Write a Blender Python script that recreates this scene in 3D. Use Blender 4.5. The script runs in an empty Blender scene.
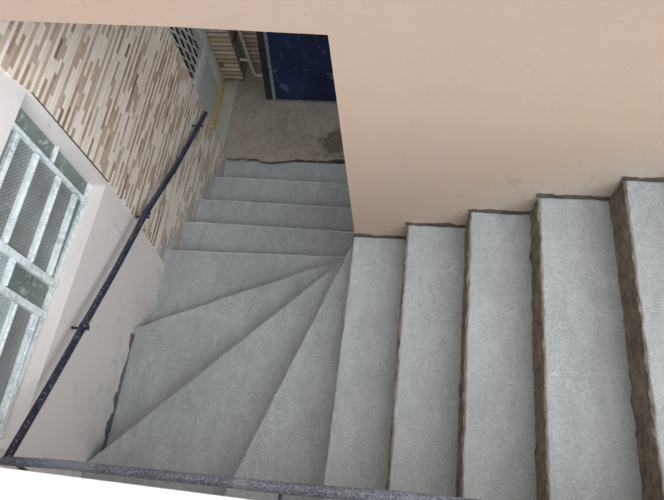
import bpy, bmesh, math, random
from mathutils import Vector, Matrix, noise

C = bpy.context.scene.collection
rng = random.Random(7)
R = 0.1687                                   # riser height
ZL = -8 * R                                  # landing level


# ------------------------------------------------------------------ materials
def nodes(name):
    m = bpy.data.materials.new(name)
    m.use_nodes = True
    nt = m.node_tree
    return m, nt, nt.nodes['Principled BSDF']


def N(nt, t, **kw):
    n = nt.nodes.new(t)
    for k, v in kw.items():
        if k.startswith('i_'):
            key = k[2:]
            n.inputs[int(key) if key.isdigit() else key].default_value = v
        else:
            setattr(n, k, v)
    return n


def L(nt, a, b):
    nt.links.new(a, b)


def math_(nt, op, a, b=None, c=None):
    n = N(nt, 'ShaderNodeMath', operation=op)
    for i, v in enumerate((a, b, c)):
        if v is None:
            continue
        if isinstance(v, (int, float)):
            n.inputs[i].default_value = v
        else:
            L(nt, v, n.inputs[i])
    return n.outputs[0]


def ramp(nt, fac, stops, interp='LINEAR'):
    r = N(nt, 'ShaderNodeValToRGB')
    r.color_ramp.interpolation = interp
    el = r.color_ramp.elements
    while len(el) < len(stops):
        el.new(0.5)
    for e, (p, c) in zip(el, stops):
        e.position = p
        e.color = (*c, 1) if len(c) == 3 else c
    L(nt, fac, r.inputs[0])
    return r.outputs[0]


def mix(nt, fac, a, b, blend='MIX'):
    n = N(nt, 'ShaderNodeMix', data_type='RGBA', blend_type=blend)
    for s, v in ((n.inputs[0], fac), (n.inputs[6], a), (n.inputs[7], b)):
        if isinstance(v, (int, float)):
            s.default_value = v
        elif isinstance(v, tuple):
            s.default_value = (*v, 1)
        else:
            L(nt, v, s)
    return n.outputs[2]


def coords(nt):
    tc = N(nt, 'ShaderNodeTexCoord')
    return tc.outputs['Object']


def noise_(nt, vec, scale, detail=4, rough=.55, dist=0.0, stretch=None):
    if stretch:
        mp = N(nt, 'ShaderNodeMapping')
        mp.inputs['Scale'].default_value = stretch
        L(nt, vec, mp.inputs[0])
        vec = mp.outputs[0]
    n = N(nt, 'ShaderNodeTexNoise')
    n.inputs['Scale'].default_value = scale
    n.inputs['Detail'].default_value = detail
    n.inputs['Roughness'].default_value = rough
    n.inputs['Distortion'].default_value = dist
    L(nt, vec, n.inputs['Vector'])
    return n.outputs['Fac']


def bump(nt, bsdf, h, strength, dist=.01):
    b = N(nt, 'ShaderNodeBump')
    b.inputs['Strength'].default_value = strength
    b.inputs['Distance'].default_value = dist
    L(nt, h, b.inputs['Height'])
    L(nt, b.outputs[0], bsdf.inputs['Normal'])


def mat_concrete(name, dark, light, rough=(.30, .55), wet=False):
    """freshly floated cement: broad smears, sandy grain, thin trowel scratches"""
    m, nt, b = nodes(name)
    v = coords(nt)
    sc = lambda c, k: tuple(min(1, x * k) for x in c)
    big = noise_(nt, v, 2.0, 5, .6, .5)
    smear = noise_(nt, v, 4.5, 6, .62, 1.2, (2.6, 1.0, 1))
    grain = noise_(nt, v, 120, 5, .7)
    clump = noise_(nt, v, 48, 5, .65, .3)
    base = ramp(nt, big, [(.3, dark), (.7, light)])
    base = mix(nt, .40, base, ramp(nt, smear, [(.32, sc(dark, .86)), (.68, sc(light, 1.10))]))
    base = mix(nt, .30, base, ramp(nt, grain, [(.32, sc(dark, .55)), (.68, sc(light, 1.45))]))
    pit = ramp(nt, clump, [(.30, (1, 1, 1)), (.36, (0, 0, 0))])
    base = mix(nt, math_(nt, 'MULTIPLY', pit, .35), base, sc(dark, .6))
    s1 = noise_(nt, v, 3.2, 3, .55, 1.8, (3.2, .8, 1))
    s2 = noise_(nt, v, 2.1, 3, .55, 2.6, (1.2, 2.2, 1))
    ln = [(.490, (0, 0, 0)), (.5, (1, 1, 1)), (.510, (0, 0, 0))]
    scr = math_(nt, 'MAXIMUM', ramp(nt, s1, ln), ramp(nt, s2, ln))
    gate = ramp(nt, noise_(nt, v, 3.7, 3, .6), [(.5, (0, 0, 0)), (.6, (1, 1, 1))])
    scr = math_(nt, 'MULTIPLY', scr, gate)
    base = mix(nt, math_(nt, 'MULTIPLY', scr, .42), base, sc(light, 1.55))
    L(nt, base, b.inputs['Base Color'])
    L(nt, math_(nt, 'MULTIPLY_ADD', smear, rough[1] - rough[0], rough[0]), b.inputs['Roughness'])
    h = math_(nt, 'ADD', math_(nt, 'MULTIPLY', smear, 1.0), math_(nt, 'MULTIPLY', clump, .42))
    h = math_(nt, 'ADD', h, math_(nt, 'MULTIPLY', scr, .16))
    h = math_(nt, 'ADD', h, math_(nt, 'MULTIPLY', grain, .30))
    bump(nt, b, h, .6, .014)
    return m


def mat_mortar(name, dark, light):
    m, nt, b = nodes(name)
    v = coords(nt)
    n1 = noise_(nt, v, 28, 8, .7)
    n2 = noise_(nt, v, 7, 3, .6)
    c = ramp(nt, n1, [(.3, dark), (.68, light)])
    c = mix(nt, .35, c, ramp(nt, n2, [(.35, dark), (.65, light)]))
    L(nt, c, b.inputs['Base Color'])
    b.inputs['Roughness'].default_value = .95
    bump(nt, b, n1, .9, .03)
    return m


def mat_paint(name, col, col2, splash=None):
    """painted plaster; splash: cement specks close above the upper flight"""
    m, nt, b = nodes(name)
    v = coords(nt)
    big = noise_(nt, v, 1.6, 4, .6)
    mid = noise_(nt, v, 9, 5, .6)
    c = mix(nt, ramp(nt, big, [(.35, (0, 0, 0)), (.65, (1, 1, 1))]), col, col2)
    c = mix(nt, math_(nt, 'MULTIPLY', ramp(nt, mid, [(.55, (0, 0, 0)), (.75, (1, 1, 1))]), .18), c, tuple(x * .86 for x in col))
    if splash == 'flight':
        s = N(nt, 'ShaderNodeSeparateXYZ')
        L(nt, v, s.inputs[0])
        d = math_(nt, 'SUBTRACT', s.outputs[2], math_(nt, 'MULTIPLY', s.outputs[0], R / .275))
        near = math_(nt, 'SUBTRACT', 1.0, math_(nt, 'MULTIPLY', d, 3.6))
        near = math_(nt, 'MINIMUM', math_(nt, 'MAXIMUM', near, 0.0), 1.0)
        right = math_(nt, 'MINIMUM', math_(nt, 'MAXIMUM', math_(nt, 'MULTIPLY_ADD', s.outputs[0], 1.2, .15), 0.0), 1.0)
        spk = noise_(nt, v, 55, 5, .66, .5, (1, 1, 1.7))
        thr = math_(nt, 'MULTIPLY_ADD', math_(nt, 'MULTIPLY', near, right), .085, 0)
        mask = math_(nt, 'ADD', spk, thr)
        mask = ramp(nt, mask, [(.638, (0, 0, 0)), (.675, (1, 1, 1))])
        c = mix(nt, math_(nt, 'MULTIPLY', mask, .6), c, (.19, .16, .14))
        dv = N(nt, 'ShaderNodeVectorMath', operation='DISTANCE')
        L(nt, v, dv.inputs[0])
        dv.inputs[1].default_value = (.695, 0, .60)
        scuff = math_(nt, 'SUBTRACT', math_(nt, 'MULTIPLY', noise_(nt, v, 38, 4, .6, .6), .07), dv.outputs['Value'])
        c = mix(nt, math_(nt, 'MULTIPLY', ramp(nt, scuff, [(0, (0, 0, 0)), (.012, (1, 1, 1))]), .55), c, (.23, .21, .19))
        wash = math_(nt, 'MULTIPLY', math_(nt, 'MULTIPLY', near, right), noise_(nt, v, 5, 4, .6))
        c = mix(nt, math_(nt, 'MULTIPLY', wash, .9), c, (.40, .37, .33))
    if splash == 'winder':
        s = N(nt, 'ShaderNodeSeparateXYZ')
        L(nt, v, s.inputs[0])
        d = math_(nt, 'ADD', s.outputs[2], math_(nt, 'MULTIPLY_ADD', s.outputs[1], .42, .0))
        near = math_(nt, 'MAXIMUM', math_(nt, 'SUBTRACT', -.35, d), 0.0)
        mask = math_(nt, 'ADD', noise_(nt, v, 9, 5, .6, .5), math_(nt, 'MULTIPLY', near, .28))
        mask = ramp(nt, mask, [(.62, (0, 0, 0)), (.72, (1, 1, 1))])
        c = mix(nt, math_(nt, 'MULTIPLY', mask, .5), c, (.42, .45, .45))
    L(nt, c, b.inputs['Base Color'])
    b.inputs['Roughness'].default_value = .75
    h = math_(nt, 'ADD', math_(nt, 'MULTIPLY', mid, .6), math_(nt, 'MULTIPLY', noise_(nt, v, 70, 4, .6), .4))
    bump(nt, b, h, .28, .008)
    return m


def mat_tile(name, axis, h=.0200, ln=.125, tint=1.0, warm=(1, 1, 1), mortar=False, stops=None, seamw=.04, seamk=.35):
    """printed ledger-stone tiles: thin level strips of random length and tone"""
    m, nt, b = nodes(name)
    v = coords(nt)
    s = N(nt, 'ShaderNodeSeparateXYZ')
    L(nt, v, s.inputs[0])
    u, z = s.outputs[axis], s.outputs[2]
    zf = math_(nt, 'DIVIDE', math_(nt, 'ADD', z, 10.0), h)
    row = math_(nt, 'FLOOR', zf)
    wr = N(nt, 'ShaderNodeTexWhiteNoise', noise_dimensions='1D')
    L(nt, row, wr.inputs['W'])
    wr2 = N(nt, 'ShaderNodeTexWhiteNoise', noise_dimensions='1D')
    L(nt, math_(nt, 'ADD', row, 517.3), wr2.inputs['W'])
    llen = math_(nt, 'MULTIPLY_ADD', wr2.outputs['Value'], ln * 1.0, ln * .6)
    uf = math_(nt, 'ADD', math_(nt, 'DIVIDE', math_(nt, 'ADD', u, 20.0), llen), math_(nt, 'MULTIPLY', wr.outputs['Value'], 13.0))
    col = math_(nt, 'FLOOR', uf)
    cv = N(nt, 'ShaderNodeCombineXYZ')
    L(nt, row, cv.inputs[0])
    L(nt, col, cv.inputs[1])
    wn = N(nt, 'ShaderNodeTexWhiteNoise', noise_dimensions='2D')
    L(nt, cv.outputs[0], wn.inputs['Vector'])
    k = tuple(tint * w for w in warm)
    def t(a): return tuple(min(1, x * y) for x, y in zip(a, k))
    stops = stops or [(0, (.76, .705, .63)), (.12, (.80, .765, .70)), (.26, (.72, .66, .575)), (.35, (.43, .335, .255)),
                      (.55, (.32, .225, .16)), (.72, (.48, .40, .315)), (.86, (.27, .18, .125)), (.95, (.13, .08, .05))]
    tone = wn.outputs['Value']
    if mortar:                                  # every other strip stays cream
        even = math_(nt, 'MODULO', row, 2.0)
        tone = math_(nt, 'MULTIPLY', tone, math_(nt, 'MULTIPLY_ADD', even, .56, .44))
    c = ramp(nt, tone, [(p, t(q)) for p, q in stops], 'CONSTANT')
    st = [22, 22, 60]
    st[axis] = 7
    mot = noise_(nt, v, 1.3, 5, .7, .6, tuple(st))
    c = mix(nt, .24, c, mix(nt, ramp(nt, mot, [(.36, (0, 0, 0)), (.66, (1, 1, 1))]), t((.36, .28, .205)), t((.64, .585, .50))))
    # thin printed seam between strips and pale joints between tiles
    fz = math_(nt, 'FRACT', zf)
    seam = math_(nt, 'LESS_THAN', math_(nt, 'MULTIPLY_ADD', mot, -.12, fz), seamw)
    c = mix(nt, math_(nt, 'MULTIPLY', seam, seamk), c, t((.30, .23, .16) if seamk < .5 else (.10, .065, .04)))
    ju = math_(nt, 'FRACT', math_(nt, 'DIVIDE', math_(nt, 'ADD', u, 10.0 - .247), .2555))
    jz = math_(nt, 'FRACT', math_(nt, 'DIVIDE', math_(nt, 'ADD', z, 10.02), .51))
    j = math_(nt, 'MAXIMUM', math_(nt, 'LESS_THAN', ju, .012), math_(nt, 'LESS_THAN', jz, .006))
    c = mix(nt, math_(nt, 'MULTIPLY', j, .8), c, t((.60, .55, .48)))
    if mortar:                                  # cement smeared on the tiles along the treads
        d = math_(nt, 'ADD', z, math_(nt, 'MULTIPLY_ADD', s.outputs[1], .6, .60))
        ms = math_(nt, 'SUBTRACT', math_(nt, 'MULTIPLY_ADD', noise_(nt, v, 11, 5, .6, .4), .36, -.08), d)
        ms = ramp(nt, ms, [(0, (0, 0, 0)), (.05, (1, 1, 1))])
        c = mix(nt, math_(nt, 'MULTIPLY', ms, .65), c, (.33, .33, .315))
    L(nt, c, b.inputs['Base Color'])
    b.inputs['Roughness'].default_value = .55
    hh = math_(nt, 'ADD', math_(nt, 'MULTIPLY', wn.outputs['Value'], .5), math_(nt, 'MULTIPLY', mot, .6))
    bump(nt, b, hh, .35, .004)
    return m


def mat_speckled(name, col, speck, amount=.63, rough=.5, metal=0.0, scale=70):
    m, nt, b = nodes(name)
    v = coords(nt)
    n1 = noise_(nt, v, scale, 4, .65)
    n2 = noise_(nt, v, 6, 3, .6)
    c = mix(nt, ramp(nt, n2, [(.35, (0, 0, 0)), (.7, (1, 1, 1))]), col, tuple(min(1, x * 1.6 + .006) for x in col))
    mask = ramp(nt, math_(nt, 'MULTIPLY_ADD', n2, .16, n1), [(amount, (0, 0, 0)), (amount + .09, (1, 1, 1))])
    c = mix(nt, mask, c, speck)
    L(nt, c, b.inputs['Base Color'])
    b.inputs['Roughness'].default_value = rough
    b.inputs['Metallic'].default_value = metal
    bump(nt, b, n1, .25, .003)
    return m


def mat_plain(name, col, rough=.6, var=.12, scale=14):
    m, nt, b = nodes(name)
    v = coords(nt)
    n = noise_(nt, v, scale, 5, .6)
    c = mix(nt, ramp(nt, n, [(.3, (0, 0, 0)), (.7, (1, 1, 1))]), tuple(x * (1 - var) for x in col), tuple(min(1, x * (1 + var)) for x in col))
    L(nt, c, b.inputs['Base Color'])
    b.inputs['Roughness'].default_value = rough
    bump(nt, b, n, .15, .004)
    return m


def mat_glass(name, col, dots=True, smear=.62):
    """obscured wired glass: grey-green with a regular dot relief"""
    m, nt, b = nodes(name)
    v = coords(nt)
    s = N(nt, 'ShaderNodeSeparateXYZ')
    L(nt, v, s.inputs[0])
    f = 2 * math.pi / .021
    a = math_(nt, 'SINE', math_(nt, 'MULTIPLY', s.outputs[1], f))
    d = math_(nt, 'SINE', math_(nt, 'MULTIPLY', s.outputs[2], f))
    dot = math_(nt, 'MULTIPLY', a, d)
    n = noise_(nt, v, 5, 4, .6)
    c = mix(nt, ramp(nt, n, [(.35, (0, 0, 0)), (.7, (1, 1, 1))]), tuple(x * .75 for x in col), tuple(x * 1.25 for x in col))
    if dots:
        c = mix(nt, math_(nt, 'MULTIPLY', ramp(nt, dot, [(.25, (0, 0, 0)), (.6, (1, 1, 1))]), .75), c, tuple(x * .3 for x in col))
    sm = ramp(nt, noise_(nt, v, 12, 6, .7, 1.5), [(smear, (0, 0, 0)), (smear + .08, (1, 1, 1))])
    c = mix(nt, math_(nt, 'MULTIPLY', sm, .45), c, (.62, .68, .66))
    L(nt, c, b.inputs['Base Color'])
    b.inputs['Roughness'].default_value = .22
    b.inputs['Transmission Weight'].default_value = .15
    bump(nt, b, dot if dots else n, .3, .002)
    return m


def mat_blue(name):
    m, nt, b = nodes(name)
    v = coords(nt)
    n2 = noise_(nt, v, 4, 5, .65, .6)
    c = ramp(nt, n2, [(.3, (.004, .010, .035)), (.55, (.008, .022, .085)), (.75, (.022, .05, .13))])
    sc = noise_(nt, v, 22, 6, .70, .8)
    c = mix(nt, math_(nt, 'MULTIPLY', ramp(nt, sc, [(.62, (0, 0, 0)), (.68, (1, 1, 1))]), .6), c, (.36, .41, .45))
    L(nt, c, b.inputs['Base Color'])
    pt = ramp(nt, noise_(nt, v, 6.5, 6, .66, .4), [(.60, (0, 0, 0)), (.65, (1, 1, 1))])
    c = mix(nt, math_(nt, 'MULTIPLY', pt, .28), c, (.28, .32, .36))
    L(nt, c, b.inputs['Base Color'])
    b.inputs['Roughness'].default_value = .45
    bump(nt, b, n2, .3, .006)
    return m


def mat_floor(name):
    m, nt, b = nodes(name)
    v = coords(nt)
    n1 = noise_(nt, v, 3, 6, .65, .5)
    n2 = noise_(nt, v, 45, 5, .7)
    c = ramp(nt, n1, [(.3, (.20, .155, .115)), (.7, (.36, .30, .235))])
    c = mix(nt, .3, c, ramp(nt, n2, [(.35, (.10, .085, .07)), (.65, (.42, .38, .33))]))
    s = N(nt, 'ShaderNodeSeparateXYZ')
    L(nt, v, s.inputs[0])
    jx = math_(nt, 'LESS_THAN', math_(nt, 'FRACT', math_(nt, 'DIVIDE', math_(nt, 'ADD', s.outputs[0], 10.975), .46)), .012)
    jy = math_(nt, 'LESS_THAN', math_(nt, 'FRACT', math_(nt, 'DIVIDE', math_(nt, 'ADD', s.outputs[1], 10.0), .46)), .012)
    c = mix(nt, math_(nt, 'MULTIPLY', math_(nt, 'MAXIMUM', jx, jy), .22), c, (.09, .08, .07))
    stn = ramp(nt, noise_(nt, v, 2.6, 4, .6, .3), [(.58, (0, 0, 0)), (.68, (1, 1, 1))])
    c = mix(nt, math_(nt, 'MULTIPLY', stn, .6), c, (.085, .06, .045))
    dv = N(nt, 'ShaderNodeVectorMath', operation='DISTANCE')
    L(nt, v, dv.inputs[0])
    dv.inputs[1].default_value = (-.36, 1.47, ZL + .028)
    spill = math_(nt, 'ADD', math_(nt, 'MULTIPLY', noise_(nt, v, 12, 5, .65, .5), .42), math_(nt, 'MULTIPLY', dv.outputs['Value'], -.9))
    c = mix(nt, math_(nt, 'MULTIPLY', ramp(nt, spill, [(.05, (0, 0, 0)), (.13, (1, 1, 1))]), .75), c, (.05, .035, .025))
    L(nt, c, b.inputs['Base Color'])
    b.inputs['Roughness'].default_value = .7
    bump(nt, b, n2, .4, .006)
    return m


M_tread = mat_concrete('fresh_cement', (.205, .215, .204), (.345, .360, .345), (.24, .50))
M_arris = mat_concrete('pale_glint_arris', (.44, .45, .44), (.68, .69, .68), (.12, .25))  # paler copy of the cement, paints bright glints along the lower step edges
M_riser = mat_mortar('raw_brown_mortar', (.055, .043, .033), (.29, .235, .18))
M_joint = mat_mortar('dark_open_joint', (.035, .028, .022), (.12, .095, .075))
M_pink = mat_paint('peach_paint', (.385, .277, .203), (.372, .273, .209), 'flight')
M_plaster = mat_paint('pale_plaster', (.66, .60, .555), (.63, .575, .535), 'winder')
M_white = mat_paint('white_plaster', (.90, .89, .86), (.88, .87, .84))
M_tile = mat_tile('ledger_tile', 1, mortar=True, warm=(1.04, .985, .945))
BR = [(0, (.55, .45, .34)), (.25, (.60, .51, .40)), (.5, (.40, .28, .18)), (.7, (.50, .38, .26)), (.86, (.12, .06, .04))]
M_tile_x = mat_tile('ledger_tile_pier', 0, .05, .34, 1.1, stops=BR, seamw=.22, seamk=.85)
M_tile_y = mat_tile('ledger_tile_pier_shaded', 1, .05, .34, .7, stops=BR, seamw=.22, seamk=.85)  # same tile as the pier front, tinted darker to paint its shaded side
M_dull = mat_plain('dull_render', (.34, .31, .28), .9)
M_floor = mat_floor('old_landing_floor')
M_step = mat_plain('pale_doorstep', (.36, .335, .275), .5, .12, 8)
M_yellow = mat_speckled('yellow_paint', (.40, .28, .055), (.30, .27, .20), .56, .6)
M_door = mat_plain('grey_white_door_paint', (.50, .50, .46), .45, .06, 5)
M_grille = mat_plain('worn_white_grille', (.62, .61, .57), .5, .15)
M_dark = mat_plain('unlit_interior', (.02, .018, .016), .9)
M_pipe = mat_speckled('navy_pipe_paint', (.008, .009, .022), (.26, .29, .34), .655, .34, 0, 110)
M_pipe2 = mat_speckled('spattered_pipe_paint', (.045, .048, .062), (.24, .26, .30), .56, .4, 0, 210)
_nt = M_pipe2.node_tree                          # dried cement smeared along parts of the pipe
_b = _nt.nodes['Principled BSDF']
_c = _b.inputs['Base Color'].links[0].from_socket
_m = ramp(_nt, noise_(_nt, coords(_nt), 2.4, 3, .6, 0, (2.2, .3, .3)), [(.57, (0, 0, 0)), (.62, (1, 1, 1))])
L(_nt, mix(_nt, math_(_nt, 'MULTIPLY', _m, .6), _c, (.23, .245, .26)), _b.inputs['Base Color'])
M_pvc = mat_plain('white_pvc', (.55, .53, .48), .4, .08)
M_blue = mat_blue('scratched_blue_paint')
M_blue_dk = mat_speckled('dark_steel_edge', (.012, .014, .016), (.12, .13, .12), .72, .6)
M_rim = mat_speckled('worn_pale_blue_edge', (.10, .13, .16), (.32, .34, .34), .55, .5)
M_frame = mat_speckled('white_window_paint', (.42, .46, .45), (.70, .73, .72), .53, .45, 0, 38)
M_glass = mat_glass('obscured_glass', (.27, .285, .275))
M_pane = mat_glass('painted_grey_pane', (.17, .205, .185), False, .54)
M_pane_lt = mat_glass('sky_sheen_glass', (.45, .50, .49))  # lighter glass colour paints the sky reflection into the upper panes


# ------------------------------------------------------------------ mesh helpers
def finish(name, bm, mat, parent=None, smooth=False):
    bmesh.ops.recalc_face_normals(bm, faces=bm.faces)
    me = bpy.data.meshes.new(name)
    bm.to_mesh(me)
    bm.free()
    if smooth:
        for p in me.polygons:
            p.use_smooth = True
    for x in (mat if isinstance(mat, (list, tuple)) else [mat]):
        me.materials.append(x)
    o = bpy.data.objects.new(name, me)
    C.objects.link(o)
    if parent:
        o.parent = parent
    return o


def tag(o, label=None, cat=None, group=None, kind=None):
    if label: o['label'] = label
    if cat: o['category'] = cat
    if group: o['group'] = group
    if kind: o['kind'] = kind
    return o


def empty(name, label, cat, kind=None):
    o = bpy.data.objects.new(name, None)
    C.objects.link(o)
    return tag(o, label, cat, None, kind)


def box(bm, x0, x1, y0, y1, z0, z1, bev=0.0):
    vs = [bm.verts.new((x, y, z)) for x in (x0, x1) for y in (y0, y1) for z in (z0, z1)]
    fs = [bm.faces.new([vs[i] for i in f]) for f in
          ((0, 1, 3, 2), (4, 6, 7, 5), (0, 4, 5, 1), (2, 3, 7, 6), (0, 2, 6, 4), (1, 5, 7, 3))]
    if bev:
        es = list({e for f in fs for e in f.edges})
        bmesh.ops.bevel(bm, geom=es, offset=bev, segments=2, profile=.6, affect='EDGES')
    return vs


def prism(bm, poly, axis, a, b):
    """poly in the two other axes (cyclic order), extruded from a to b along axis"""
    def P(u, v, w):
        return {'x': (w, u, v), 'y': (u, w, v), 'z': (u, v, w)}[axis]
    lo = [bm.verts.new(P(u, v, a)) for u, v in poly]
    hi = [bm.verts.new(P(u, v, b)) for u, v in poly]
    bm.faces.new(lo)
    bm.faces.new(list(reversed(hi)))
    n = len(poly)
    for i in range(n):
        bm.faces.new((lo[i], lo[(i + 1) % n], hi[(i + 1) % n], hi[i]))


def tube(bm, pts, rad, seg=14, jit=0.0):
    pts = [Vector(p) for p in pts]
    rings = []
    up = Vector((.13, .2, 1)).normalized()
    for i, p in enumerate(pts):
        d = (pts[min(i + 1, len(pts) - 1)] - pts[max(i - 1, 0)]).normalized()
        a = d.cross(up)
        if a.length < .1:
            a = d.cross(Vector((1, 0, 0)))
        a.normalize()
        c = d.cross(a).normalized()
        k = 1.0
        if 0 < i < len(pts) - 1:                # keep the section on a mitred bend
            d1 = (p - pts[i - 1]).normalized()
            k = 1.0 / max(.6, d.dot(d1))
        r = rad * (1 + jit * noise.noise(p * 9))
        rings.append([bm.verts.new(p + (a * math.cos(t) + c * math.sin(t)) * r * (k if False else 1)) for t in
                      [2 * math.pi * j / seg for j in range(seg)]])
    for r0, r1 in zip(rings, rings[1:]):
        for j in range(seg):
            bm.faces.new((r0[j], r0[(j + 1) % seg], r1[(j + 1) % seg], r1[j]))
    bm.faces.new(rings[0])
    bm.faces.new(list(reversed(rings[-1])))


def bar(bm, p, q, w, d, up=(1, 0, 0)):
    """flat bar from p to q, width w across, depth d along up"""
    p, q = Vector(p), Vector(q)
    ax = (q - p).normalized()
    u = Vector(up)
    s = ax.cross(u).normalized() * w / 2
    u = s.cross(ax).normalized() * d / 2
    vs = [bm.verts.new(e + a * s + b * u) for e in (p, q) for a, b in ((-1, -1), (1, -1), (1, 1), (-1, 1))]
    for f in ((0, 1, 2, 3), (7, 6, 5, 4), (0, 4, 5, 1), (1, 5, 6, 2), (2, 6, 7, 3), (3, 7, 4, 0)):
        bm.faces.new([vs[i] for i in f])


def step_slab(poly, z, depth, seed, slope=0.0, jit=.0035, bev=.009):
    """cast step: outline resampled and slightly wavy, rounded arris, near-level top"""
    pts = []
    n = len(poly)
    for i in range(n):
        a, b = Vector((*poly[i], 0)), Vector((*poly[(i + 1) % n], 0))
        k = max(1, int((b - a).length / .018))
        for j in range(k):
            pts.append(a + (b - a) * j / k)
    cen = sum((Vector((*q, 0)) for q in poly), Vector()) / n
    N_ = len(pts)
    bm = bmesh.new()
    rings = [[], [], [], []]
    for i, p in enumerate(pts):
        t = (pts[(i + 1) % N_] - pts[i - 1]).normalized()
        nin = Vector((-t.y, t.x, 0))
        w = noise.noise(Vector((p.x * 9, p.y * 9, seed))) * jit + noise.noise(Vector((p.x * 38, p.y * 38, seed + 5))) * jit * .8
        q = p + nin * w
        zz = z + slope * (p.x - cen.x) + noise.noise(Vector((p.x * 4, p.y * 4, seed + 9))) * .003 + noise.noise(Vector((p.x * 30, p.y * 30, seed))) * .0016
        b1 = bev * (1 + .5 * noise.noise(Vector((p.x * 20, p.y * 20, seed + 3))))
        rings[0].append(bm.verts.new((q + nin * b1).to_3d() + Vector((0, 0, zz))))
        rings[1].append(bm.verts.new((q + nin * b1 * .3).to_3d() + Vector((0, 0, zz - b1 * .25))))
        rings[2].append(bm.verts.new(q.to_3d() + Vector((0, 0, zz - b1))))
        rings[3].append(bm.verts.new(q.to_3d() + Vector((0, 0, z - depth))))
    for r0, r1 in zip(rings, rings[1:]):
        for i in range(N_):
            f = bm.faces.new((r0[i], r0[(i + 1) % N_], r1[(i + 1) % N_], r1[i]))
            f.smooth = True
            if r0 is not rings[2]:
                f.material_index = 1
    top = bm.faces.new(rings[0])
    bm.faces.new(list(reversed(rings[3])))
    bmesh.ops.triangulate(bm, faces=[top])
    return bm


def ragged_strip(pts, up, h, thick, seed, lo=.35):
    """rough strip of broken mortar along a line: uneven upper edge, lumpy face"""
    bm = bmesh.new()
    rows = []
    P = [Vector(p) for p in pts]
    fine = []
    for a, b in zip(P, P[1:]):
        k = max(2, int((b - a).length / .012))
        fine += [a + (b - a) * i / k for i in range(k)]
    fine.append(P[-1])
    up = Vector(up).normalized()
    for p in fine:
        d = (fine[-1] - fine[0]).normalized()
        out = d.cross(up).normalized()
        hh = h * (lo + (1 - lo) * (.5 + .9 * noise.noise(p * 14 + Vector((seed, 0, 0))) + .5 * noise.noise(p * 45)))
        hh = max(hh, h * .12)
        tt = thick * (.7 + .5 * noise.noise(p * 33 + Vector((0, seed, 0))))
        rows.append([bm.verts.new(p - out * thick), bm.verts.new(p + out * tt), bm.verts.new(p + out * tt * .8 + up * hh * .7),
                     bm.verts.new(p + up * hh), bm.verts.new(p - out * thick + up * hh)])
    for r0, r1 in zip(rows, rows[1:]):
        for i in range(5):
            bm.faces.new((r0[i], r0[(i + 1) % 5], r1[(i + 1) % 5], r1[i]))
    bm.faces.new(rows[0])
    bm.faces.new(list(reversed(rows[-1])))
    return bm


def rough_panel(p00, p10, p11, p01, seed, amp=.006, nu=70, nv=12, back=.03):
    """lumpy quad panel with thickness; p00->p10 along the step, p00->p01 upward"""
    p00, p10, p11, p01 = map(Vector, (p00, p10, p11, p01))
    nrm = (p10 - p00).cross(p01 - p00).normalized()
    bm = bmesh.new()
    g = []
    for j in range(nv + 1):
        r = []
        for i in range(nu + 1):
            a, b = i / nu, j / nv
            p = (p00 * (1 - a) + p10 * a) * (1 - b) + (p01 * (1 - a) + p11 * a) * b
            d = noise.noise(p * 16 + Vector((seed, 0, 0))) * amp + noise.noise(p * 55) * amp * .7
            r.append(bm.verts.new(p + nrm * d))
        g.append(r)
    for j in range(nv):
        for i in range(nu):
            bm.faces.new((g[j][i], g[j][i + 1], g[j + 1][i + 1], g[j + 1][i]))
    rim = g[0] + [g[j][nu] for j in range(1, nv + 1)] + list(reversed(g[nv][:-1])) + [g[j][0] for j in range(nv - 1, 0, -1)]
    bk = [bm.verts.new(v.co - nrm * back) for v in rim]
    for i in range(len(rim)):
        k = (i + 1) % len(rim)
        bm.faces.new((rim[i], bk[i], bk[k], rim[k]))
    bm.faces.new(bk)
    return bm


# ------------------------------------------------------------------ the setting
XL = -1.285          # face of the left wall
YN = -1.337          # face of the near wall
ZL = -8 * R          # landing level

# peach wall across the stairwell, with the opening over the lower flight
bm = bmesh.new()
prism(bm, [(0, -1.8), (2.9, -1.8), (2.9, 3.4), (XL, 3.4), (XL, 1.452), (-1.02, 1.433), (-.52, 1.424), (0, 1.404)], 'y', 0, .14)
o = finish('wall_back', bm, M_pink)
tag(o, 'peach painted wall above the stairs with an opening over the lower flight', 'wall', kind='structure')

# left wall: pale plaster, window hole, door hole
WB = -1.50
bm = bmesh.new()
for (y0, y1, z0, z1) in ((-3.2, -1.25, -1.8, 3.4), (-1.25, .068, .98, 3.4), (.068, 1.265, -1.8, 3.4), (1.265, 2.05, .75, 3.4)):
    box(bm, WB, XL, y0, y1, z0, z1)
prism(bm, [(-1.25, -1.8), (.068, -1.8), (.068, .232), (-1.25, .292)], 'x', WB, XL)
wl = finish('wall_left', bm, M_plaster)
tag(wl, 'tall side wall, pale plaster round the window and tiled further down', 'wall', kind='structure')
bm = bmesh.new()
prism(bm, [(.085, -1.8), (1.262, -1.8), (1.262, 3.4), (.05, 3.4), (.05, 1.1), (.085, .95), (.10, .25), (.075, -.2), (.035, -.647)], 'x', XL - .004, XL + .008)
finish('tile_cladding', bm, M_tile, wl)['label'] = 'cream and brown strip-stone wall tiles'
bm = bmesh.new()
bar(bm, (XL + .004, .0835, 1.02), (XL + .004, .098, .23), .0035, .006)
finish('tile_edge', bm, M_joint, wl)['label'] = 'dark open edge of the tiling beside the window'

# closed dark rooms behind the window and the door
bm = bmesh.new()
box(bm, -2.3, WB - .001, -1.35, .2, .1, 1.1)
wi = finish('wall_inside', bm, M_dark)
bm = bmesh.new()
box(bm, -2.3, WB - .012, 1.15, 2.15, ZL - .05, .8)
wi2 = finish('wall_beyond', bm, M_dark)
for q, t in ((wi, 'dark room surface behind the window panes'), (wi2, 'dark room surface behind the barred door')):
    tag(q, t, 'wall', kind='structure')

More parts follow.
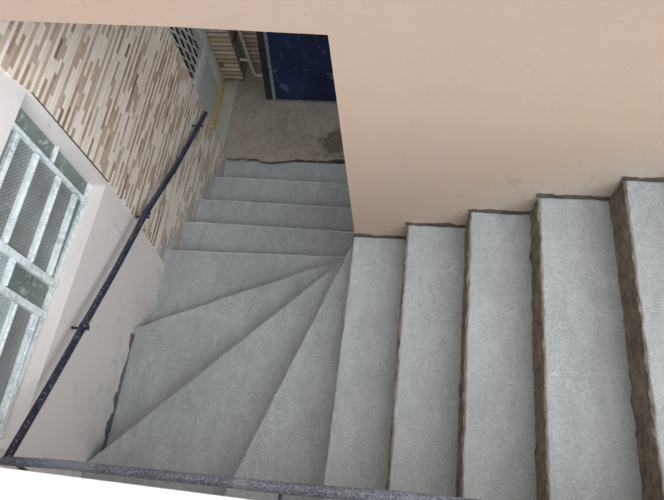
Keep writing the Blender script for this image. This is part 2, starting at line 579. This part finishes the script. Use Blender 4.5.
# near guard wall with its bright top
bm = bmesh.new()
box(bm, XL, 2.9, YN - .16, YN, -1.2, 1.30, .012)
o = finish('wall_front', bm, M_white)
tag(o, 'white plastered guard wall whose top edge crosses the bottom left corner', 'wall', kind='structure')

# end pier, far wall and side wall of the landing
bm = bmesh.new()
box(bm, -1.50, -1.268, 2.05, 2.235, -1.8, 1.45)
pier = finish('wall_pier', bm, [M_tile_x, M_tile_y])
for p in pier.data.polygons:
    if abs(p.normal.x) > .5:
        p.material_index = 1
tag(pier, 'short brown tiled pier beside the barred door', 'wall', kind='structure')
bm = bmesh.new()
box(bm, -1.50, 2.9, 2.235, 2.40, -1.8, .45)
o = finish('wall_far', bm, M_tile_x)
tag(o, 'dark brown tiled wall at the end of the landing behind the blue panel', 'wall', kind='structure')
bm = bmesh.new()
box(bm, .03, .17, .13, 1.26, -1.8, 1.55)
o = finish('wall_right', bm, M_pink)
tag(o, 'peach side wall of the lower flight, behind the corner', 'wall', kind='structure')
bm = bmesh.new()
box(bm, 1.7, 1.85, .13, 2.24, -1.8, 1.55)
o = finish('wall_end', bm, M_dull)
tag(o, 'dull rendered end wall of the landing, out of sight', 'wall', kind='structure')
bm = bmesh.new()
box(bm, -1.50, 2.9, .13, 2.1, 1.52, 1.66)
o = finish('ceiling', bm, M_dull)
tag(o, 'floor slab over the lower landing', 'ceiling', kind='structure')

bm = bmesh.new()
box(bm, -1.50, 2.9, -.75, 2.1, 3.4, 3.55)  # added out of view to keep steep sky light off the peach wall
o = finish('shade_slab', bm, M_dull)
tag(o, 'added slab high over the peach wall, unseen, blocking steep sky light', 'shade_slab', kind='structure')

# landing floor with its broken front edge
bm = bmesh.new()
fr = []
x = -1.33
while x < 1.72:
    e = 1.256 + .026 * noise.noise(Vector((x * 5, 3, 0))) + .020 * noise.noise(Vector((x * 17, 1, 0)))
    e += .035 * max(0, min(1, (x + .75) / .25)) if x > -.75 else 0
    fr.append((x, e))
    x += .02
poly = fr + [(1.72, 2.3), (-1.33, 2.3)]
prism(bm, poly, 'z', ZL - .35, ZL + .028)
o = finish('floor', bm, [M_floor, M_riser])
for p in o.data.polygons:
    if p.normal.y < -.3 and abs(p.normal.z) < .3:
        p.material_index = 1
tag(o, 'worn brown landing floor with a ragged edge above the last step', 'floor', kind='structure')
bm = bmesh.new()
box(bm, -1.60, -1.318, 1.24, 2.06, ZL - .3, ZL + .036, .006)
o = finish('trim_1', bm, M_step)
tag(o, 'pale doorstep strip along the foot of the barred door', 'doorstep', kind='structure')

# ------------------------------------------------------------------ window
win = empty('window_1', 'white framed window of obscured panes low in the left wall', 'window', 'structure')
XW = -1.362


def wsill(y):
    return .238 - (y + .05) * .055


bm = bmesh.new()
fd = .03
box(bm, XW - fd, XW + .006, -1.25, .068, .95, .995)                                     # head
bar(bm, (XW - .012, -1.25, wsill(-1.25) + .012), (XW - .012, .066, wsill(.066) + .012), .028, fd)
box(bm, XW - fd, XW + .004, -1.25, -1.215, .25, .98)
finish('frame', bm, M_frame, win)


def mullion(y, z0, z1, w=.026):
    bm = bmesh.new()
    box(bm, XW - .025, XW + .012, y - w / 2, y + w / 2, z0, z1, .003)
    finish('mullion', bm, M_frame, win)


mullion(-.035, wsill(-.035), .97, .018)
mullion(-.500, wsill(-.5), .97, .036)
mullion(-.655, wsill(-.655), .97, .034)
mullion(-1.19, wsill(-1.19), .97, .03)


def glazing_bar(y0, y1, z, w=.020, d=.026):
    bm = bmesh.new()
    # a T-shaped rail: broad face and a fin standing proud, as on hinged panes
    box(bm, XW - .02, XW + .008, y0, y1, z - w / 2, z + w / 2, .003)
    box(bm, XW + .006, XW + d * .6, y0 + .004, y1 - .004, z - w / 2, z - w / 2 + .008, .002)
    finish('glazing_bar', bm, M_frame, win)


glazing_bar(-.022, .066, .587, .014, .016)
for z in (.855, .700, .505, .343):
    glazing_bar(-.483, -.048, z)
glazing_bar(-.638, -.517, .612, .018)
for z in (.80, .510, .343):
    glazing_bar(-1.175, -.672, z, .024)


def pane(y0, y1, z0, z1, mat, tilt=0.0, label=None, x=None):
    bm = bmesh.new()
    t = .0025
    zb0, zb1 = (z0 if z0 else wsill(y0)), (z0 if z0 else wsill(y1))
    off = math.tan(tilt) * (z1 - zb0)
    xx = (XW - .012) if x is None else x
    vs = [bm.verts.new(c) for c in
          ((xx - t + off, y0, zb0), (xx - t + off, y1, zb1), (xx - t, y1, z1), (xx - t, y0, z1),
           (xx + t + off, y0, zb0), (xx + t + off, y1, zb1), (xx + t, y1, z1), (xx + t, y0, z1))]
    for f in ((0, 1, 2, 3), (4, 7, 6, 5), (0, 4, 5, 1), (1, 5, 6, 2), (2, 6, 7, 3), (3, 7, 4, 0)):
        bm.faces.new([vs[i] for i in f])
    o = finish('pane', bm, mat, win)
    if label:
        o['label'] = label


pane(-.024, .066, .592, .955, M_pane, label='plain grey-green pane with paint smears')
pane(-.024, .066, None, .582, M_pane, label='plain grey-green pane with paint smears')
zs = [.955, .855, .700, .505, .343, None]
for a, b in zip(zs, zs[1:]):
    pane(-.49, -.043, b, a - .006, M_glass if b else M_pane)
pane(-.645, -.51, .612, .955, M_pane_lt)
pane(-.645, -.51, None, .60, M_pane)
pane(-1.18, -.665, .80, .955, M_pane_lt)
pane(-1.18, -.665, .510, .79, M_pane_lt, .03, 'pane coloured pale for the reflected sky')
pane(-1.18, -.665, .343, .50, M_glass)
pane(-1.18, -.665, None, .335, M_pane)

# ------------------------------------------------------------------ barred door
XD = -1.46
door = empty('door_1', 'grey-white metal door with barred upper half, at the landing', 'door', 'structure')
bm = bmesh.new()
box(bm, XD - .04, XD + .012, 1.925, 2.05, ZL + .02, .75, .004)
box(bm, XD - .04, XD + .012, 1.265, 1.31, ZL + .02, .75, .004)
finish('frame', bm, M_grille, door)
bm = bmesh.new()
box(bm, XD - .035, XD, 1.31, 1.995, ZL + .05, -.885, .004)
finish('panel', bm, M_door, door)
bm = bmesh.new()
box(bm, XD - .03, XD + .006, 1.31, 1.93, -.845, -.80, .003)
finish('rail', bm, M_grille, door)
bm = bmesh.new()
y = 1.335
while y < 1.92:
    bar(bm, (XD - .01, y + .02, .7), (XD - .01, y - .015, -.80), .012, .012)
    y += .064
z = .95
while z > -.95:
    y0, z0, y1, z1 = 1.31, z, 1.93, z - 1.16
    if z1 < -.80:
        y1 = y0 + (z0 + .80) / 1.87
        z1 = -.80
    if z0 > .7:
        y0 += (z0 - .7) / 1.87
        z0 = .7
    if y1 > y0 + .02:
        bar(bm, (XD, y0, z0), (XD, y1, z1), .0095, .009)
    z -= .135
finish('grille', bm, M_grille, door)
bm = bmesh.new()
box(bm, XD - .03, XD + .03, 1.27, 2.045, ZL + .03, ZL + .06, .004)
finish('threshold', bm, M_yellow, door)['label'] = 'chipped yellow threshold'

# ------------------------------------------------------------------ staircase
st = empty('concrete_staircase', 'turning staircase newly coated in smooth grey cement', 'staircase')
NX = [(-.004, -.014), (.272, .274), (.552, .550), (.818, .830), (1.108, 1.148), (1.385, 1.42), (1.66, 1.69), (1.93, 1.95)]
YB = YN + .004
for k in range(7):
    (xt, xb), (xt2, xb2) = NX[k], NX[k + 1]
    z = k * R
    poly = [(xb, YB), (xb2 + .03, YB), (xt2 + .03, -.003), (xt, -.003)]
    o = finish('step', step_slab(poly, z, R + .05, k * 3.1, .03 if k else .02), [M_tread, M_tread], st)
    if k:
        bm = rough_panel((xt - .009, -.004, z - R - .01), (xb - .009, YB, z - R - .01), (xb - .005, YB, z - .008), (xt - .005, -.004, z - .008), k * 1.7, .007)
        finish('riser', bm, M_riser, o)['label'] = 'rough brown riser not yet coated'
    bm = ragged_strip([(xt - (.012 if k else 0), -.004, z - .004), (xt2 + .0, -.004, z + .004)], (0, 0, 1), .024, .007, k * 2.3)
    finish('mortar_joint', bm, M_joint, o)['label'] = 'dark ragged joint where the step meets the peach wall'
# winders
winders = [
    ([(-.500, YB), (.03, YB), (.03, -.01), (-.035, .012)], -R),
    ([(-1.283, YB), (-.44, YB), (-.01, -.02), (-.062, .03), (-1.283, -1.236)], -2 * R),
    ([(-1.283, -1.26), (-.05, .0), (-.02, .03), (-.11, .085), (-1.283, -.452)], -3 * R),
    ([(-1.283, -.50), (-.06, .03), (-.005, .05), (-.005, .172), (-1.283, .128)], -4 * R),
]
for i, (poly, z) in enumerate(winders):
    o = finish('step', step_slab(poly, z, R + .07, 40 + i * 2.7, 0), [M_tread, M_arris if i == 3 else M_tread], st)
    if i == 2:
        bm = ragged_strip([(XL + .002, -1.225, z - .004), (XL + .002, -.80, z - .004), (XL + .002, -.50, z - .004)], (0, 0, 1), .05, .009, 8.3, .25)
        finish('mortar_joint', bm, mat_mortar('dark_cement_joint', (.09, .09, .085), (.20, .20, .19)), o)['label'] = 'dark cement joint along the plaster wall'
# straight lower steps
lower = [(.10, .424), (.40, .698), (.67, .993), (.965, 1.272)]
for i, (y0, y1) in enumerate(lower):
    z = -(5 + i) * R
    poly = [(-1.283, y0), (.028, y0), (.028, y1 + .006), (-1.283, y1)]
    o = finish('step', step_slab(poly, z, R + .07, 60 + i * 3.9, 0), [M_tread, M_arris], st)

# ------------------------------------------------------------------ handrail
hr = empty('handrail', 'dark navy pipe handrail spattered with cement, turning the corner', 'handrail')
RP = .0170
XR = -1.2
knots = [(XR, 1.125, -.545), (XR, .55, -.315), (XR, .09, -.092), (XR, -.30, .05), (XR, -.64, .19), (XR, -.97, .325), (XR, -1.295, .466)]
bm = bmesh.new()
tube(bm, knots, RP, 16, .05)
finish('rail', bm, M_pipe, hr, False)
bm = bmesh.new()
kn = [(XR - .012, -1.297, .464), (-.911, -1.2885, .589), (-.63, -1.2895, .707), (-.30, -1.2905, .846), (-.028, -1.2905, .960), (.1555, -1.288, 1.037), (.30, -1.285, 1.10), (1.0, -1.29, 1.42), (1.7, -1.29, 1.78)]
tube(bm, kn, RP, 16, .05)
finish('rail', bm, M_pipe2, hr, False)


def bracket(p, wall, collar=True):
    p = Vector(p)
    bm = bmesh.new()
    tube(bm, [p, p + Vector((0, 0, -.05)), p + Vector((0, 0, -.05)) + Vector(wall)], .007, 8)
    if collar:
        d = Vector((0, .93, -.38)) if abs(wall[0]) > 0 else Vector((.92, 0, .39))
        tube(bm, [p - d * .011, p + d * .011], RP * 1.18, 14)
        box(bm, p.x + RP * .9, p.x + RP * 1.6, p.y - .007, p.y + .007, p.z - .010, p.z + .010, .002)
    finish('bracket', bm, M_pipe, hr)


for y, z in ((.09, -.092), (-.665, .20), (1.02, -.502)):
    bracket((XR, y, z), (XL - XR, 0, 0), y < .5)
for q in ((-.03, -1.2905, .959), (1.0, -1.29, 1.42)):
    bracket(q, (0, YN - q[1], 0), False)
bm = bmesh.new()
tube(bm, [(XR + .035, -1.296, .475), (XR + .075, -1.325, .43), (XR + .09, YN, .41)], .008, 8)
finish('bracket', bm, M_pipe, hr)

# ------------------------------------------------------------------ landing things
lp = empty('metal_door_leaf', 'scratched dark blue metal door leaf leaning on the far wall of the landing', 'door leaf')
Bx0, Bx1, By, Bz, ln_, th = -.955, .05, 1.855, ZL + .03, 1.05, math.radians(17.5)
du = Vector((0, math.sin(th), math.cos(th)))
dn = Vector((0, math.cos(th), -math.sin(th)))


def slab(x0, x1, s0, s1, n0, n1, bev=.003, skew=.0):
    bm = bmesh.new()
    vs = box(bm, x0, x1, n0, n1, s0, s1, bev)
    for v in bm.verts:
        q = v.co.copy()
        v.co = Vector((q.x, By, Bz)) + dn * q.y + du * q.z
    return bm


finish('panel', slab(Bx0, Bx1, .012, ln_, .0, .03), M_blue, lp)
bm = slab(Bx0 - .004, Bx1, .0, .014, -.006, .034, .002)
finish('rim', bm, M_rim, lp)['label'] = 'worn pale lower edge'
bm = slab(Bx0 - .022, Bx0 + .004, .0, ln_, -.004, .034, .003)
finish('rim', bm, M_rim, lp)['label'] = 'worn pale side edge'
bm = slab(Bx0 - .085, Bx0 - .024, .0, ln_, .01, .05, .003)
finish('side_flange', bm, M_blue_dk, lp)['label'] = 'dark steel side flange'

dp = empty('drain_pipe', 'thin white plastic pipe bending at the floor beside the brown pier', 'pipe')
bm = bmesh.new()
tube(bm, [(-1.215, 2.12, .2), (-1.20, 2.118, -.7), (-1.185, 2.115, -1.27), (-1.175, 2.113, -1.30), (-1.15, 2.112, -1.305), (-1.075, 2.112, -1.305)], .013, 10)
finish('pipe_run', bm, M_pvc, dp)
bm = bmesh.new()
tube(bm, [(-1.19, 2.117, -1.12), (-1.245, 2.117, -1.12), (-1.268, 2.117, -1.12)], .014, 10)
finish('pipe_branch', bm, M_pvc, dp)

# ------------------------------------------------------------------ light: an overcast sky
w = bpy.data.worlds.new('overcast')
bpy.context.scene.world = w
w.use_nodes = True
nt = w.node_tree
bg = nt.nodes['Background']
tc = N(nt, 'ShaderNodeTexCoord')
sp = N(nt, 'ShaderNodeSeparateXYZ')
L(nt, tc.outputs['Generated'], sp.inputs[0])
dome = ramp(nt, math_(nt, 'MULTIPLY_ADD', sp.outputs[2], .5, .5), [(.44, (.18, .17, .16)), (.53, (.40, .42, .42)), (1.0, (.50, .53, .55))])
dot = N(nt, 'ShaderNodeVectorMath', operation='DOT_PRODUCT')
L(nt, tc.outputs['Generated'], dot.inputs[0])
dot.inputs[1].default_value = Vector((.70, -.26, .66)).normalized()
lobe = ramp(nt, math_(nt, 'MAXIMUM', dot.outputs['Value'], 0.0), [(.35, (0, 0, 0)), (.95, (2.16, 2.33, 2.56))], 'EASE')      # brighter cloud where the sun stands
up = math_(nt, 'GREATER_THAN', sp.outputs[2], 0.0)
sumc = mix(nt, up, dome, mix(nt, 1.0, dome, lobe, 'ADD'))
L(nt, sumc, bg.inputs['Color'])
bg.inputs['Strength'].default_value = 1.25

# ------------------------------------------------------------------ camera
cam = bpy.data.cameras.new('camera')
cam.sensor_width = 36
cam.lens = 33.146
cam.clip_start = .02
co = bpy.data.objects.new('camera', cam)
C.objects.link(co)
m = Matrix(((0.98848103, -0.06990825, 0.13423147, 0.3122759),
            (0.11915382, 0.90632677, -0.40543083, -1.36587052),
            (-0.09331461, 0.41675488, 0.90421665, 2.83295595),
            (0, 0, 0, 1)))
co.matrix_world = m
sc = bpy.context.scene
sc.camera = co
vs = sc.view_settings
vs.view_transform = 'Standard'
vs.look = 'None'
vs.gamma = 1
vs.use_curve_mapping = False
vs.exposure = .85
